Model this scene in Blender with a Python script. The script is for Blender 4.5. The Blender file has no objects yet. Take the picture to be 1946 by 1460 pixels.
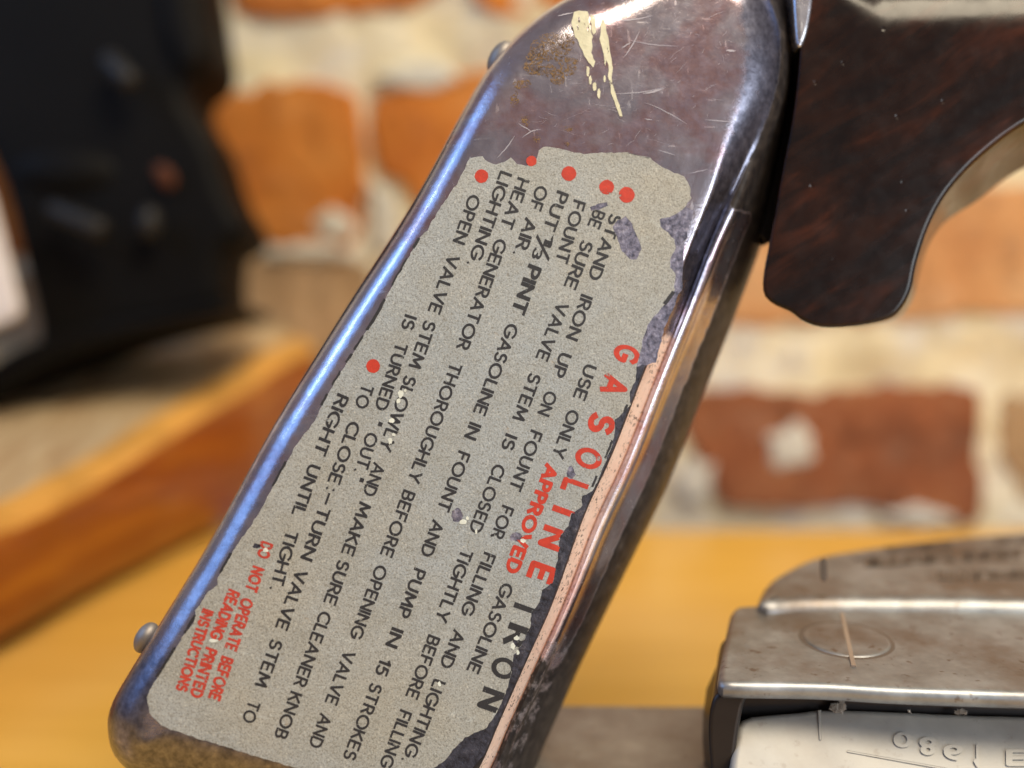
import bpy, bmesh, math, random
from mathutils import Vector, Matrix, noise
from mathutils.geometry import delaunay_2d_cdt
random.seed(7)
C = bpy.context.scene
COL = C.collection

# ---------------------------------------------------------------- camera
W, H, F = 1946.0, 1460.0, 2000.0          # photograph size and focal length in its pixels
HC, YH = 0.141, 400.0                     # camera height over the table, row of the horizon
pitch = math.atan((H/2 - YH)/F)
CAM = Vector((0, 0, HC))
FW = Vector((0, math.cos(pitch), -math.sin(pitch)))
UP = Vector((0, math.sin(pitch), math.cos(pitch)))
RT = Vector((1, 0, 0))
cd = bpy.data.cameras.new('camera'); cam = bpy.data.objects.new('camera', cd); COL.objects.link(cam)
cam.location = CAM; cam.rotation_euler = (math.pi/2 - pitch, 0, 0)
cd.sensor_width = 36; cd.lens = 36*F/W
cd.clip_start = 0.005; cd.clip_end = 20
cd.dof.use_dof = True; cd.dof.focus_distance = 0.1915; cd.dof.aperture_fstop = 4.6
C.camera = cam

# ---------------------------------------------------------------- light
w = bpy.data.worlds.new("World"); C.world = w; w.use_nodes = True
bg = w.node_tree.nodes['Background']; bg.inputs[0].default_value = (0.48, 0.42, 0.43, 1); bg.inputs[1].default_value = 0.44
def area(name, loc, target, sx, sy, col, P):
    l = bpy.data.lights.new(name, 'AREA'); l.shape = 'RECTANGLE'; l.size = sx; l.size_y = sy
    l.color = col; l.energy = P
    o = bpy.data.objects.new(name, l); COL.objects.link(o); o.location = loc
    o.rotation_euler = (Vector(target)-Vector(loc)).to_track_quat('-Z', 'Y').to_euler()
    return o
area('blue_evening_window', (-0.95, 0.0, 0.72), (-0.02, 0.2, 0.1), 0.8, 0.8, (0.15, 0.43, 1.0), 3.6)
area('bright_window_pane', (-0.80, 0.06, 0.72), (-0.02, 0.2, 0.1), 0.07, 0.25, (0.5, 0.76, 1.0), 0.55)
area('ceiling_lamp', (0.36, -0.14, 1.05), (0.05, 0.38, 0.05), 0.55, 0.55, (1.0, 0.86, 0.64), 15)
area('label_fill_light', (0.80, -0.55, 0.25), (0, 0.22, 0.08), 0.6, 0.35, (0.86, 0.95, 1.0), 5.0)  # added fill without a visible source, brightens the label
C.view_settings.view_transform = 'Standard'; C.view_settings.look = 'None'
C.view_settings.exposure = 0; C.view_settings.gamma = 1

# ---------------------------------------------------------------- geometry helpers
def ray(px, py): return FW + RT*((px-W/2)/F) + UP*((H/2-py)/F)
def at(px, py, d): return CAM + ray(px, py)*d
def on_plane(px, py, p0, n):
    r = ray(px, py); return CAM + r*((p0-CAM).dot(n)/r.dot(n))
def on_z(px, py, z): return on_plane(px, py, Vector((0, 0, z)), Vector((0, 0, 1)))
def proj(p):
    q = p-CAM; d = q.dot(FW); return (W/2 + F*q.dot(RT)/d, H/2 - F*q.dot(UP)/d)
def catmull(pts, n, closed=True):
    P = [Vector(p) for p in pts]; out = []; m = len(P)
    for i in range(m if closed else m-1):
        if closed: a, b, c, d = P[i-1], P[i], P[(i+1) % m], P[(i+2) % m]
        else: a, b, c, d = P[max(i-1, 0)], P[i], P[i+1], P[min(i+2, m-1)]
        for k in range(12):
            t = k/12; out.append(0.5*((2*b)+(c-a)*t+(2*a-5*b+4*c-d)*t*t+(3*b-a-3*c+d)*t**3))
    if not closed: out.append(P[-1])
    L = [0]
    seq = out+[out[0]] if closed else out
    for i in range(1, len(seq)): L.append(L[-1]+(seq[i]-seq[i-1]).length)
    res = []; j = 0
    for k in range(n):
        s = L[-1]*k/(n if closed else n-1)
        while j < len(L)-2 and L[j+1] < s: j += 1
        t = (s-L[j])/max(L[j+1]-L[j], 1e-9); res.append(seq[j].lerp(seq[j+1], min(max(t, 0), 1)))
    return res
def area2(p): return 0.5*sum(p[i-1][0]*p[i][1]-p[i][0]*p[i-1][1] for i in range(len(p)))
def normals2(p):                          # outward normals of a closed 2d outline
    s = 1 if area2(p) > 0 else -1; out = []
    for i in range(len(p)):
        t = (Vector(p[(i+1) % len(p)])-Vector(p[i-1])).normalized()
        out.append(Vector((t.y, -t.x))*s)
    return out
def link(name, me, mat, parent=None, smooth=False):
    if not isinstance(mat, (list, tuple)): mat = [mat]
    for m in mat: me.materials.append(m)
    if smooth:
        for f in me.polygons: f.use_smooth = True
    o = bpy.data.objects.new(name, me); COL.objects.link(o)
    if parent is not None: set_parent(o, parent)
    return o
def wm(o):
    m = Matrix.Translation(o.location)
    return m
def set_parent(o, p):
    o.parent = p
    q = p
    tot = Vector((0, 0, 0))
    while q is not None: tot += q.location; q = q.parent
    o.location = o.location - tot
def tag(o, label, cat, group=None):
    o['label'] = label; o['category'] = cat
    if group: o['group'] = group
    return o
def empty(name, loc):
    o = bpy.data.objects.new(name, None); COL.objects.link(o); o.location = loc; o.empty_display_size = 0.01
    return o
def mesh_of(name, vs, fs):
    me = bpy.data.meshes.new(name); me.from_pydata([tuple(v) for v in vs], [], fs); me.update(); return me
def loft(name, rings, mat, parent=None, cap0=True, cap1=True, smooth=True, mats_by_ring=None):
    n = len(rings[0]); vs = [v for r in rings for v in r]; fs = []; mi = []
    for j in range(len(rings)-1):
        for i in range(n):
            k = (i+1) % n; fs.append((j*n+i, j*n+k, (j+1)*n+k, (j+1)*n+i)); mi.append(mats_by_ring(j, i) if mats_by_ring else 0)
    nc = 0
    if cap0: fs.append(tuple(range(n))[::-1]); mi.append(0); nc += 1
    if cap1: fs.append(tuple((len(rings)-1)*n+i for i in range(n))); mi.append(0); nc += 1
    me = mesh_of(name, vs, fs)
    o = link(name, me, mat, parent, False)
    for f, m in zip(me.polygons, mi): f.material_index = m
    bm = bmesh.new(); bm.from_mesh(me); bmesh.ops.recalc_face_normals(bm, faces=bm.faces)
    big = [f for f in bm.faces if len(f.verts) > 4]
    for f in bm.faces: f.smooth = smooth and len(f.verts) <= 4
    bmesh.ops.triangulate(bm, faces=big)
    bm.to_mesh(me); bm.free()
    if smooth:
        try: me.set_sharp_from_angle(angle=math.radians(50))
        except Exception: pass
    return o
def prism(name, pts, origin, ex, ey, ez, depth, r, mat, parent=None, seg=5, back=True, jit=0.0, seed=0, shear=None):
    """outline pts (metres in ex, ey), rounded where it meets its two faces, extruded along ez"""
    n = len(pts); r = list(r) if isinstance(r, (list, tuple)) else [r]*n
    N = normals2(pts); rings = []; sg = 1 if area2(pts) > 0 else -1; lim = []
    for i in range(n):                      # keep the rounding below the outline's own radius
        a, b, c = Vector(pts[i-2]), Vector(pts[i]), Vector(pts[(i+2) % n]); u, v = b-a, c-b
        cr = (u.x*v.y-u.y*v.x)*sg; ang = math.asin(max(-1, min(1, cr/max(u.length*v.length, 1e-12))))
        lim.append(.7*(u.length+v.length)/2/ang if ang > .02 else 1e3)
    r = [max(.00005, min([r[i]]+[lim[(i+k) % n]+abs(k)*.0011 for k in range(-9, 10)])) for i in range(n)]
    def ring(off, z):
        out = []
        for i in range(n):
            p = Vector(pts[i])-N[i]*off(r[i]); zz = z(r[i])
            q = origin+ex*p.x+ey*p.y+ez*zz
            if shear: q = q+shear(pts[i], N[i])*(zz/depth)
            if jit: q = q+Vector(noise.noise_vector(q*60+Vector((seed*9.1, 0, 0))))*jit+Vector(noise.noise_vector(q*260))*jit*.35
            out.append(q)
        return out
    rings.append(ring(lambda a: a*1.08, lambda a: 0))
    for k in range(seg+1):
        t = math.pi/2*k/seg
        rings.append(ring(lambda a, t=t: a*(1-math.sin(t)), lambda a, t=t: a*(1-math.cos(t))))
    if back:
        for k in range(seg, -1, -1):
            t = math.pi/2*k/seg
            rings.append(ring(lambda a, t=t: a*(1-math.sin(t)), lambda a, t=t: depth-a*(1-math.cos(t))))
        rings.append(ring(lambda a: a*1.08, lambda a: depth))
    else: rings.append(ring(lambda a: 0, lambda a: depth))
    return loft(name, rings, mat, parent)
def ball(name, c, rx, ry, rz, mat, parent, X=RT, Y=UP, Z=FW, nu=24, nv=12):
    rings = []
    for j in range(1, nv):
        t = math.pi*j/nv
        rings.append([c+X*(rx*math.sin(t)*math.cos(2*math.pi*i/nu))+Y*(ry*math.sin(t)*math.sin(2*math.pi*i/nu))+Z*(rz*math.cos(t)) for i in range(nu)])
    return loft(name, rings, mat, parent)
def rod(name, a, b, r, mat, parent, n=16, r2=None):
    d = (b-a).normalized(); x = d.orthogonal().normalized(); y = d.cross(x); r2 = r if r2 is None else r2
    R = [(a, r*.6), (a+d*r*.25, r*.9), (a+d*r*.5, r), (b-d*r2*.5, r2), (b-d*r2*.25, r2*.9), (b, r2*.6)]
    return loft(name, [[p+x*(q*math.cos(2*math.pi*i/n))+y*(q*math.sin(2*math.pi*i/n)) for i in range(n)] for p, q in R], mat, parent)

# ---------------------------------------------------------------- material helpers
class M:
    def __init__(s, name):
        s.m = bpy.data.materials.new(name); s.m.use_nodes = True; s.t = s.m.node_tree; s.n = s.t.nodes
        s.b = s.n['Principled BSDF']; s.co = s.n.new('ShaderNodeTexCoord').outputs['Object']
    def set(s, k, v):
        i = s.b.inputs[k]
        if isinstance(v, bpy.types.NodeSocket): s.t.links.new(v, i)
        elif isinstance(v, tuple): i.default_value = (*v, 1) if len(v) == 3 else v
        else: i.default_value = v
    def map(s, scale, rot=(0, 0, 0)):
        m = s.n.new('ShaderNodeMapping'); m.inputs['Scale'].default_value = scale; m.inputs['Rotation'].default_value = rot
        s.t.links.new(s.co, m.inputs[0]); return m.outputs[0]
    def noise(s, sc, det=4, rough=.55, vec=None, dist=0):
        n = s.n.new('ShaderNodeTexNoise'); n.inputs['Scale'].default_value = sc; n.inputs['Detail'].default_value = det
        n.inputs['Roughness'].default_value = rough; n.inputs['Distortion'].default_value = dist
        s.t.links.new(vec or s.co, n.inputs['Vector']); return n.outputs['Fac']
    def voro(s, sc, vec=None, feat='F1'):
        n = s.n.new('ShaderNodeTexVoronoi'); n.inputs['Scale'].default_value = sc; n.feature = feat
        s.t.links.new(vec or s.co, n.inputs['Vector']); return n.outputs['Distance']
    def ramp(s, f, stops, interp='LINEAR'):
        n = s.n.new('ShaderNodeValToRGB'); cr = n.color_ramp; cr.interpolation = interp
        while len(cr.elements) < len(stops): cr.elements.new(.5)
        for e, (p, c) in zip(cr.elements, stops):
            e.position = p; e.color = (c, c, c, 1) if isinstance(c, (int, float)) else (*c, 1)
        s.t.links.new(f, n.inputs[0]); return n.outputs[0]
    def mix(s, f, a, b, mode='MIX'):
        n = s.n.new('ShaderNodeMix'); n.data_type = 'RGBA'; n.blend_type = mode
        for i, v in ((0, f), (6, a), (7, b)):
            if isinstance(v, bpy.types.NodeSocket): s.t.links.new(v, n.inputs[i])
            elif isinstance(v, tuple): n.inputs[i].default_value = (*v, 1)
            else: n.inputs[i].default_value = v
        return n.outputs[2]
    def math(s, op, a, b=0.0):
        n = s.n.new('ShaderNodeMath'); n.operation = op
        for i, v in ((0, a), (1, b)):
            if isinstance(v, bpy.types.NodeSocket): s.t.links.new(v, n.inputs[i])
            else: n.inputs[i].default_value = v
        return n.outputs[0]
    def bump(s, h, strength, dist, prev=None):
        n = s.n.new('ShaderNodeBump'); n.inputs['Strength'].default_value = strength; n.inputs['Distance'].default_value = dist
        s.t.links.new(h, n.inputs['Height'])
        if prev: s.t.links.new(prev, n.inputs['Normal'])
        s.t.links.new(n.outputs[0], s.b.inputs['Normal']); return n.outputs[0]
    def erode(s, fac):                      # worn away where fac is 0
        tr = s.n.new('ShaderNodeBsdfTransparent'); mx = s.n.new('ShaderNodeMixShader'); out = s.n['Material Output']
        s.t.links.new(fac, mx.inputs[0]); s.t.links.new(tr.outputs[0], mx.inputs[1]); s.t.links.new(s.b.outputs[0], mx.inputs[2])
        s.t.links.new(mx.outputs[0], out.inputs[0])

def mat_plain(name, col, rough=.5, metal=0.0, var=.15, sc=60, bump=0, bsc=400, coat=0, spec=None):
    m = M(name); n = m.noise(sc, 5)
    dark = tuple(c*(1-var) for c in col); lite = tuple(min(c*(1+var), 1) for c in col)
    m.set('Base Color', m.ramp(n, [(.3, dark), (.7, lite)])); m.set('Roughness', rough); m.set('Metallic', metal)
    if coat: m.set('Coat Weight', coat); m.set('Coat Roughness', .12)
    if spec is not None: m.set('Specular IOR Level', spec)
    if bump: m.bump(m.noise(bsc, 4), 1, bump)
    return m.m

# worn nickel plate of the tank: hazy, scratched
def mat_nickel(name, base=(.62, .56, .57), r0=.16, r1=.42, haze=.5, pit=0.0, tint2=None, bumpd=.00002, metal=.95):
    m = M(name)
    big = m.noise(90, 5, .6); fine = m.noise(2600, 4, .6); mid = m.noise(420, 6, .65)
    scr = m.noise(900, 3, .5, m.map((1, 1, .06), (.5, .35, .2)))
    scr2 = m.noise(1200, 2, .5, m.map((.05, 1, 1), (.2, .9, .4)))
    s1 = m.ramp(scr, [(.66, 0.0), (.74, .5)]); s2 = m.ramp(scr2, [(.68, 0.0), (.76, .5)])
    sc = m.math('MAXIMUM', s1, s2)
    col = m.mix(m.ramp(mid, [(.35, 0.0), (.7, 1.0)]), base, tuple(min(1, c*1.25) for c in base) if tint2 is None else tint2)
    col = m.mix(m.math('MULTIPLY', m.ramp(big, [(.40, 0.0), (.6, 1.0)]), .7), col, (.40, .38, .45))
    col = m.mix(m.ramp(m.noise(170, 5, .7, None, 1.0), [(.56, 0.0), (.70, .6)]), col, tuple(c*.62 for c in base))
    col = m.mix(m.math('MULTIPLY', sc, .35), col, (.8, .8, .82))
    if pit:
        p = m.ramp(m.noise(1500, 3, .6), [(.66-pit*.1, 0.0), (.69-pit*.1, 1.0)])
        p = m.math('MULTIPLY', p, m.ramp(m.noise(150, 3), [(.42, 0.0), (.58, 1.0)]))
        col = m.mix(p, col, (.05, .03, .02))
        m.set('Metallic', m.math('SUBTRACT', metal, m.math('MULTIPLY', p, metal*.9)))
    else: m.set('Metallic', .95)
    m.set('Base Color', col)
    rr = m.math('ADD', m.math('MULTIPLY', mid, haze*.35), r0)
    rr = m.math('ADD', rr, m.math('MULTIPLY', sc, .18)); m.set('Roughness', rr)
    b = m.bump(fine, .5, bumpd); m.bump(mid, .6, bumpd*3, b)
    return m.m
def mat_tank():
    mat_nickel('worn_tank_plating', (.60, .52, .55), .15, haze=.38, tint2=(.66, .62, .70), bumpd=.00003)
    m = M.__new__(M); m.m = bpy.data.materials['worn_tank_plating']; m.t = m.m.node_tree; m.n = m.t.nodes; m.b = m.n['Principled BSDF']
    m.co = next(n for n in m.n if n.type == 'TEX_COORD').outputs['Object']
    at_ = m.n.new('ShaderNodeAttribute'); at_.attribute_name = 'wear_refl'
    sp = m.n.new('ShaderNodeSeparateColor'); m.t.links.new(at_.outputs['Color'], sp.inputs[0])
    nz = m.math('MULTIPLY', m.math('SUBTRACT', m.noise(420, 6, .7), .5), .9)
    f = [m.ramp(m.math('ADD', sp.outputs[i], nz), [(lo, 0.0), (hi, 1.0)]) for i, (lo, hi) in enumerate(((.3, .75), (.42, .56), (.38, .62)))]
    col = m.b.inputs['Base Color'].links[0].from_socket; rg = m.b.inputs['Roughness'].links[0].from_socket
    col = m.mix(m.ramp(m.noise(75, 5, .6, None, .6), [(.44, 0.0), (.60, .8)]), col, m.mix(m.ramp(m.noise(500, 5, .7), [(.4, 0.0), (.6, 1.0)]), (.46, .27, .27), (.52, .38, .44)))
    tn = m.ramp(m.noise(600, 5, .65), [(.35, (.12, .12, .16)), (.6, (.24, .24, .31)), (.8, (.40, .39, .46))])  # dark slate tone: bared metal plus dark reflections put into the colour
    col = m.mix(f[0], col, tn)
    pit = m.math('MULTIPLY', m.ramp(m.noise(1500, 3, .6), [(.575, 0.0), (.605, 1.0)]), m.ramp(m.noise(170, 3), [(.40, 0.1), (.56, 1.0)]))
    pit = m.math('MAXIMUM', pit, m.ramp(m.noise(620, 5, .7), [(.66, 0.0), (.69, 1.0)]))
    cop_refl = m.mix(pit, m.ramp(m.noise(300, 3), [(.3, (.92, .66, .55)), (.7, (.97, .76, .66))]), (.05, .03, .025))  # pitted copper tone with a bright reflection put into it
    col = m.mix(f[1], col, cop_refl)
    bl = m.ramp(m.noise(500, 5), [(.4, (.022, .019, .02)), (.65, (.05, .042, .04)), (.8, (.12, .10, .09))])  # near-black: bared border plus dark reflections painted on the far rim
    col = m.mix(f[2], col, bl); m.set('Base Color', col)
    met = m.math('SUBTRACT', .95, m.math('MULTIPLY', f[1], .72)); m.set('Metallic', m.math('MULTIPLY', met, m.math('SUBTRACT', 1.0, m.math('MULTIPLY', f[2], .9))))
    m.set('Specular IOR Level', m.math('SUBTRACT', .5, m.math('MULTIPLY', f[2], .35)))
    rr = m.math('ADD', rg, m.math('MULTIPLY', f[1], .25)); m.set('Roughness', m.math('ADD', rr, m.math('ADD', m.math('MULTIPLY', f[0], .08), m.math('MULTIPLY', f[2], .15))))
    return m.m
TANK = mat_tank()
NICKEL_EDGE = mat_nickel('polished_nickel_edge', (.72, .72, .76), .20, haze=.35, bumpd=.00003)
COPPER = mat_nickel('pitted_copper_edge', (.82, .55, .43), .5, haze=.2, pit=1.0, tint2=(.86, .60, .48), metal=.35)
NICKEL_BACK = mat_nickel('dull_nickel_back', (.55, .45, .36), .12, haze=.3, pit=.6)

def mat_label():
    m = M('grey_stencil_paint')
    g = m.noise(3300, 3, .6); g2 = m.noise(1500, 4, .6); b = m.noise(17, 5, .65)
    col = m.ramp(b, [(.36, (.37, .36, .32)), (.62, (.33, .365, .395))])
    col = m.mix(m.ramp(m.noise(110, 6, .7, None, .8), [(.45, 0.0), (.75, .6)]), col, (.25, .25, .225))
    col = m.mix(m.ramp(m.noise(170, 5, .7, m.map((1, 1, 1.7), (.3, .2, .9)), 1.2), [(.60, 0.0), (.72, .6)]), col, (.50, .54, .55))
    col = m.mix(m.ramp(g, [(.36, .65), (.5, 0.0)]), col, (.15, .14, .115))
    col = m.mix(m.ramp(g, [(.60, 0.0), (.72, .65)]), col, (.66, .65, .58))
    col = m.mix(m.ramp(m.noise(260, 5, .7), [(.66, 0.0), (.74, .5)]), col, (.34, .27, .19))
    m.set('Base Color', col); m.set('Roughness', m.ramp(g2, [(.3, .42), (.7, .62)])); m.set('Metallic', .05)
    bb = m.bump(g, .9, .00006); m.bump(g2, .9, .00012, bb)
    return m.m
LABEL = mat_label()
def mat_ink(name, col, lo, hi, sc=2200):
    m = M(name); m.set('Base Color', m.ramp(m.noise(900, 3), [(.3, tuple(c*.75 for c in col)), (.7, col)])); m.set('Roughness', .5)
    m.bump(m.noise(2600, 3), .7, .00004)
    m.erode(m.math('MULTIPLY', m.ramp(m.noise(sc, 4, .65), [(lo, 0.0), (hi, 1.0)]), m.ramp(m.noise(420, 6, .75, None, .5), [(.33, .1), (.39, 1.0)]))); return m.m
INK = mat_ink('black_ink', (.022, .022, .028), .30, .36)
RED = mat_ink('red_ink', (.54, .04, .018), .27, .33)
RED_FAINT = mat_ink('worn_red_ink', (.52, .05, .03), .33, .42, 1700)
FLECK = mat_plain('pale_primer_fleck', (.62, .66, .62), .6, 0, .15, 900, .00005, 1500)
def mat_dark():
    m = M('dark_bared_metal'); n = m.noise(700, 5, .65)
    m.set('Base Color', m.ramp(n, [(.35, (.022, .022, .032)), (.6, (.06, .06, .085)), (.8, (.17, .16, .18))]))
    m.set('Roughness', m.ramp(n, [(.3, .3), (.7, .55)])); m.set('Metallic', .5); m.bump(n, 1, .00025); return m.m
DARK = mat_dark()
def mat_patch():
    m = M('bared_blue_metal'); n = m.noise(900, 5, .65)
    m.set('Base Color', m.ramp(n, [(.35, (.06, .06, .09)), (.55, (.20, .19, .26)), (.75, (.42, .40, .48))]))
    m.set('Roughness', .42); m.set('Metallic', .6); m.bump(n, 1, .00015); return m.m
PATCH = mat_patch()
m = M('cream_paint'); m.set('Base Color', m.ramp(m.noise(700, 4), [(.3, (.55, .53, .38)), (.7, (.72, .70, .52))])); m.set('Roughness', .6)
m.bump(m.noise(1200, 4), .8, .0001); m.erode(m.ramp(m.noise(1500, 4, .6, m.map((1, 1, .25))), [(.33, 0.0), (.38, 1.0)])); CREAM = m.m
m = M('brown_rust'); m.set('Base Color', m.ramp(m.noise(1500, 4), [(.3, (.11, .06, .02)), (.7, (.27, .165, .075))])); m.set('Roughness', .8)
m.bump(m.noise(1800, 4), 1, .0001); m.erode(m.ramp(m.noise(1700, 7, .75, None, 1.5), [(.50, 0.0), (.54, 1.0)])); RUST = m.m
SCRATCH = mat_plain('bright_scratch', (.42, .40, .46), .45, .7)

def mat_wood_table():
    m = M('golden_varnished_wood'); v = m.map((1.2, 14, 14)); n = m.noise(9, 6, .6, v, .6); n2 = m.noise(8, 3)
    c = m.ramp(n, [(.3, (.68, .38, .05)), (.55, (.76, .44, .07)), (.75, (.81, .49, .10))])
    c = m.mix(m.ramp(n2, [(.4, 0.0), (.65, .4)]), c, (.70, .42, .14))
    m.set('Base Color', c); m.set('Roughness', .38); m.set('Coat Weight', .25); m.set('Coat Roughness', .2); return m.m
TABLE = mat_wood_table()
def mat_wood_block():
    m = M('orange_varnished_edge'); v = m.map((3, 3, 30)); n = m.noise(6, 6, .6, v, .8)
    c = m.ramp(n, [(.3, (.17, .035, .003)), (.55, (.30, .075, .004)), (.75, (.46, .17, .012))]); m.set('Base Color', c)
    m.set('Roughness', .3); m.set('Coat Weight', .3); m.bump(m.noise(60, 5), .6, .0006); return m.m
def mat_wood_rough():
    m = M('weathered_board_top'); v = m.map((26, 5, 5), (0, 0, .35)); n = m.noise(5, 6, .65, v, .5); n2 = m.noise(28, 5, .6)
    c = m.ramp(n, [(.3, (.36, .22, .10)), (.5, (.48, .34, .18)), (.7, (.56, .43, .26))])
    c = m.mix(m.ramp(n2, [(.52, 0.0), (.68, .5)]), c, (.34, .18, .07))
    m.set('Base Color', c); m.set('Roughness', .75); m.bump(n, .8, .002); return m.m
BEVEL = mat_plain('lit_orange_bevel', (.60, .31, .07), .35, 0, .25, 40)  # highlight along the block's rounded edge, painted as a lighter orange
BLOCK_E, BLOCK_T = mat_wood_block(), mat_wood_rough()
def mat_brick(name, c1, c2, c3, dust=.6):
    m = M(name); n = m.noise(26, 6, .6); n2 = m.noise(70, 6, .65); n3 = m.noise(14, 4, .6)
    c = m.ramp(n, [(.3, c1), (.5, c2), (.72, c3)])
    c = m.mix(m.ramp(n2, [(.55, 0.0), (.75, dust)]), c, (.62, .42, .27))
    c = m.mix(m.ramp(n3, [(.6, 0.0), (.7, dust*.6)]), c, (.50, .40, .30))
    c = m.mix(m.ramp(m.noise(45, 6, .7, None, .8), [(.50, 0.0), (.66, .6)]), c, tuple(x*.5 for x in c1))
    m.set('Base Color', c); m.set('Roughness', .9); m.bump(n2, 1, .003); return m.m
BR_O = mat_brick('orange_brick', (.42, .12, .018), (.58, .19, .025), (.64, .25, .05), .22)
BR_R = mat_brick('red_brown_brick', (.17, .052, .02), (.27, .085, .03), (.36, .14, .055), .3)
BR_T = mat_brick('dusty_tan_brick', (.30, .19, .10), (.42, .27, .14), (.52, .36, .21), .6)
BR_P = mat_brick('pale_orange_brick', (.50, .22, .08), (.60, .30, .12), (.66, .40, .20), .6)
def mat_mortar():
    m = M('lime_mortar'); n = m.noise(16, 6, .6); n2 = m.noise(60, 6, .7)
    c = m.ramp(n, [(.3, (.58, .48, .29)), (.5, (.80, .70, .47)), (.7, (.86, .81, .66))])
    c = m.mix(m.ramp(n2, [(.58, 0.0), (.72, .55)]), c, (.30, .20, .11)); m.set('Base Color', c); m.set('Roughness', .95)
    c = m.mix(m.ramp(m.noise(30, 5, .6, None, .6), [(.48, 0.0), (.62, .7)]), c, (.70, .68, .64))
    m.set('Base Color', c); m.bump(n2, 1, .004); return m.m
MORTAR = mat_mortar()
def mat_handle():
    m = M('dark_lacquered_wood'); v0 = m.map((1, 1, 1), (0, .55, 0)); mm = m.n.new('ShaderNodeMapping'); mm.inputs['Scale'].default_value = (3, 3, 14); m.t.links.new(v0, mm.inputs[0]); n = m.noise(13, 6, .6, mm.outputs[0], .5); n2 = m.noise(25, 3)
    c = m.ramp(n, [(.38, (.008, .005, .005)), (.55, (.022, .009, .006)), (.70, (.075, .022, .011))])
    c = m.mix(m.ramp(n2, [(.4, 0.0), (.6, .6)]), c, (.007, .005, .005))
    m.set('Base Color', c); m.set('Roughness', m.ramp(m.noise(300, 5), [(.3, .16), (.7, .27)])); m.set('Specular IOR Level', .3)
    b = m.bump(m.noise(500, 4), .5, .00004); m.bump(m.ramp(m.voro(170), [(.03, 0.0), (.09, 1.0)]), .5, .00015, b); return m.m
HANDLE = mat_handle()
def mat_steel(name, c1, c2, stain, r=.33):
    m = M(name); n = m.noise(130, 6, .62); n2 = m.noise(45, 5, .6); f = m.noise(900, 3)
    c = m.ramp(n, [(.3, c1), (.7, c2)]); c = m.mix(m.ramp(n2, [(.46, 0.0), (.66, stain)]), c, (.19, .15, .125))
    c = m.mix(m.ramp(m.noise(420, 4, .6), [(.62, 0.0), (.70, stain*.8)]), c, (.14, .09, .06))
    m.set('Base Color', c); m.set('Metallic', .85); m.set('Roughness', m.math('ADD', m.math('MULTIPLY', n, .25), r)); m.bump(f, .6, .00004); return m.m
STEEL = mat_steel('stained_steel', (.235, .25, .27), (.43, .455, .49), .9)
STEEL_P = mat_steel('pale_cast_metal', (.40, .39, .37), (.48, .47, .45), .25, .5)
STEEL_P.node_tree.nodes['Principled BSDF'].inputs['Metallic'].default_value = .45
STEEL_D = mat_steel('dull_grey_metal', (.30, .28, .27), (.42, .40, .38), .4, .45)
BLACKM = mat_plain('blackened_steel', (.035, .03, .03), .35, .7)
STEEL_TXT = mat_plain('dark_filled_lettering', (.12, .09, .07), .7, .2)
BLACK = mat_plain('black_enamel', (.0035, .003, .0028), .6, 0, .2, 20, .0003, 80, 0, .12)
BLACK_G = mat_plain('black_worn_steel', (.012, .011, .010), .55, .1, .3, 40)
WHITE = mat_plain('white_card', (.74, .68, .66), .7)
ORANGE = mat_plain('painted_orange_glint', (.085, .022, .005), .8)  # colour of the orange reflection painted on the machine

# ---------------------------------------------------------------- table
t0 = empty('table', (0, 0.12, 0))
tag(t0, 'golden varnished wooden table top the iron stands on', 'table')
tp = [(-.62, -.34), (.62, -.34), (.62, .335), (-.62, .335)]
pts = []
for i in range(4):
    a, b = Vector(tp[i]), Vector(tp[(i+1) % 4])
    for k in range(8): pts.append(a.lerp(b, k/8))
prism('table_top', pts, Vector((0, .12, 0)), Vector((1, 0, 0)), Vector((0, 1, 0)), Vector((0, 0, -1)), .03, .002, TABLE, t0)

# ---------------------------------------------------------------- brick wall
WP = on_z(1500, 966, 0); WL = on_z(500, 938, 0)
wx = (WP-WL).normalized(); wn = Vector((wx.y, -wx.x, 0)); wz = Vector((0, 0, 1))      # wn points to the camera
wall = empty('brick_wall', (WP.x, WP.y, 0)); tag(wall, 'old orange brick wall with thick crumbling lime mortar behind the table', 'wall')
def wall2(px, py):
    p = on_plane(px, py, WP, wn)-WP; return Vector((p.dot(wx), p.z))
nx, nz = 210, 110; vs = []; fs = []
X0, X1, Z0, Z1 = -.62, .42, -.03, .42
for j in range(nz+1):
    for i in range(nx+1):
        x = X0+(X1-X0)*i/nx; z = Z0+(Z1-Z0)*j/nz
        q = Vector((x, z, 0)); d = noise.noise(q*28)*.0035+noise.noise(q*75)*.0022+noise.noise(q*190)*.0009+.0003
        vs.append(WP+wx*x+wz*z+wn*d)
for j in range(nz):
    for i in range(nx): a = j*(nx+1)+i; fs.append((a, a+1, a+nx+2, a+nx+1))
link('mortar', mesh_of('mortar', vs, fs), MORTAR, wall, True)
def brick(pp, mat, proud=.004, seed=0, px=True):
    proud -= .0008
    p2 = [wall2(*p) for p in pp] if px else [Vector(p) for p in pp]
    sm = catmull(p2, 56); sm = [Vector(p)+Vector((noise.noise(Vector((p[0]*110, p[1]*110, seed)))*.0042, noise.noise(Vector((p[0]*110, p[1]*110, seed+5)))*.0042)) for p in sm]
    return prism('brick', sm, WP+wn*proud, wx, wz, -wn, .03, .0022, mat, wall, 3, jit=.0016, seed=seed)
brick([(440, -90), (480, -95), (840, -100), (870, -60), (800, 5), (640, 28), (500, 38), (440, 10)], BR_O, .004, 1)
brick([(385, 230), (432, 178), (560, 158), (650, 168), (692, 220), (694, 330), (684, 450), (600, 476), (505, 474), (400, 470), (380, 350)], BR_O, .005, 2)
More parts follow.
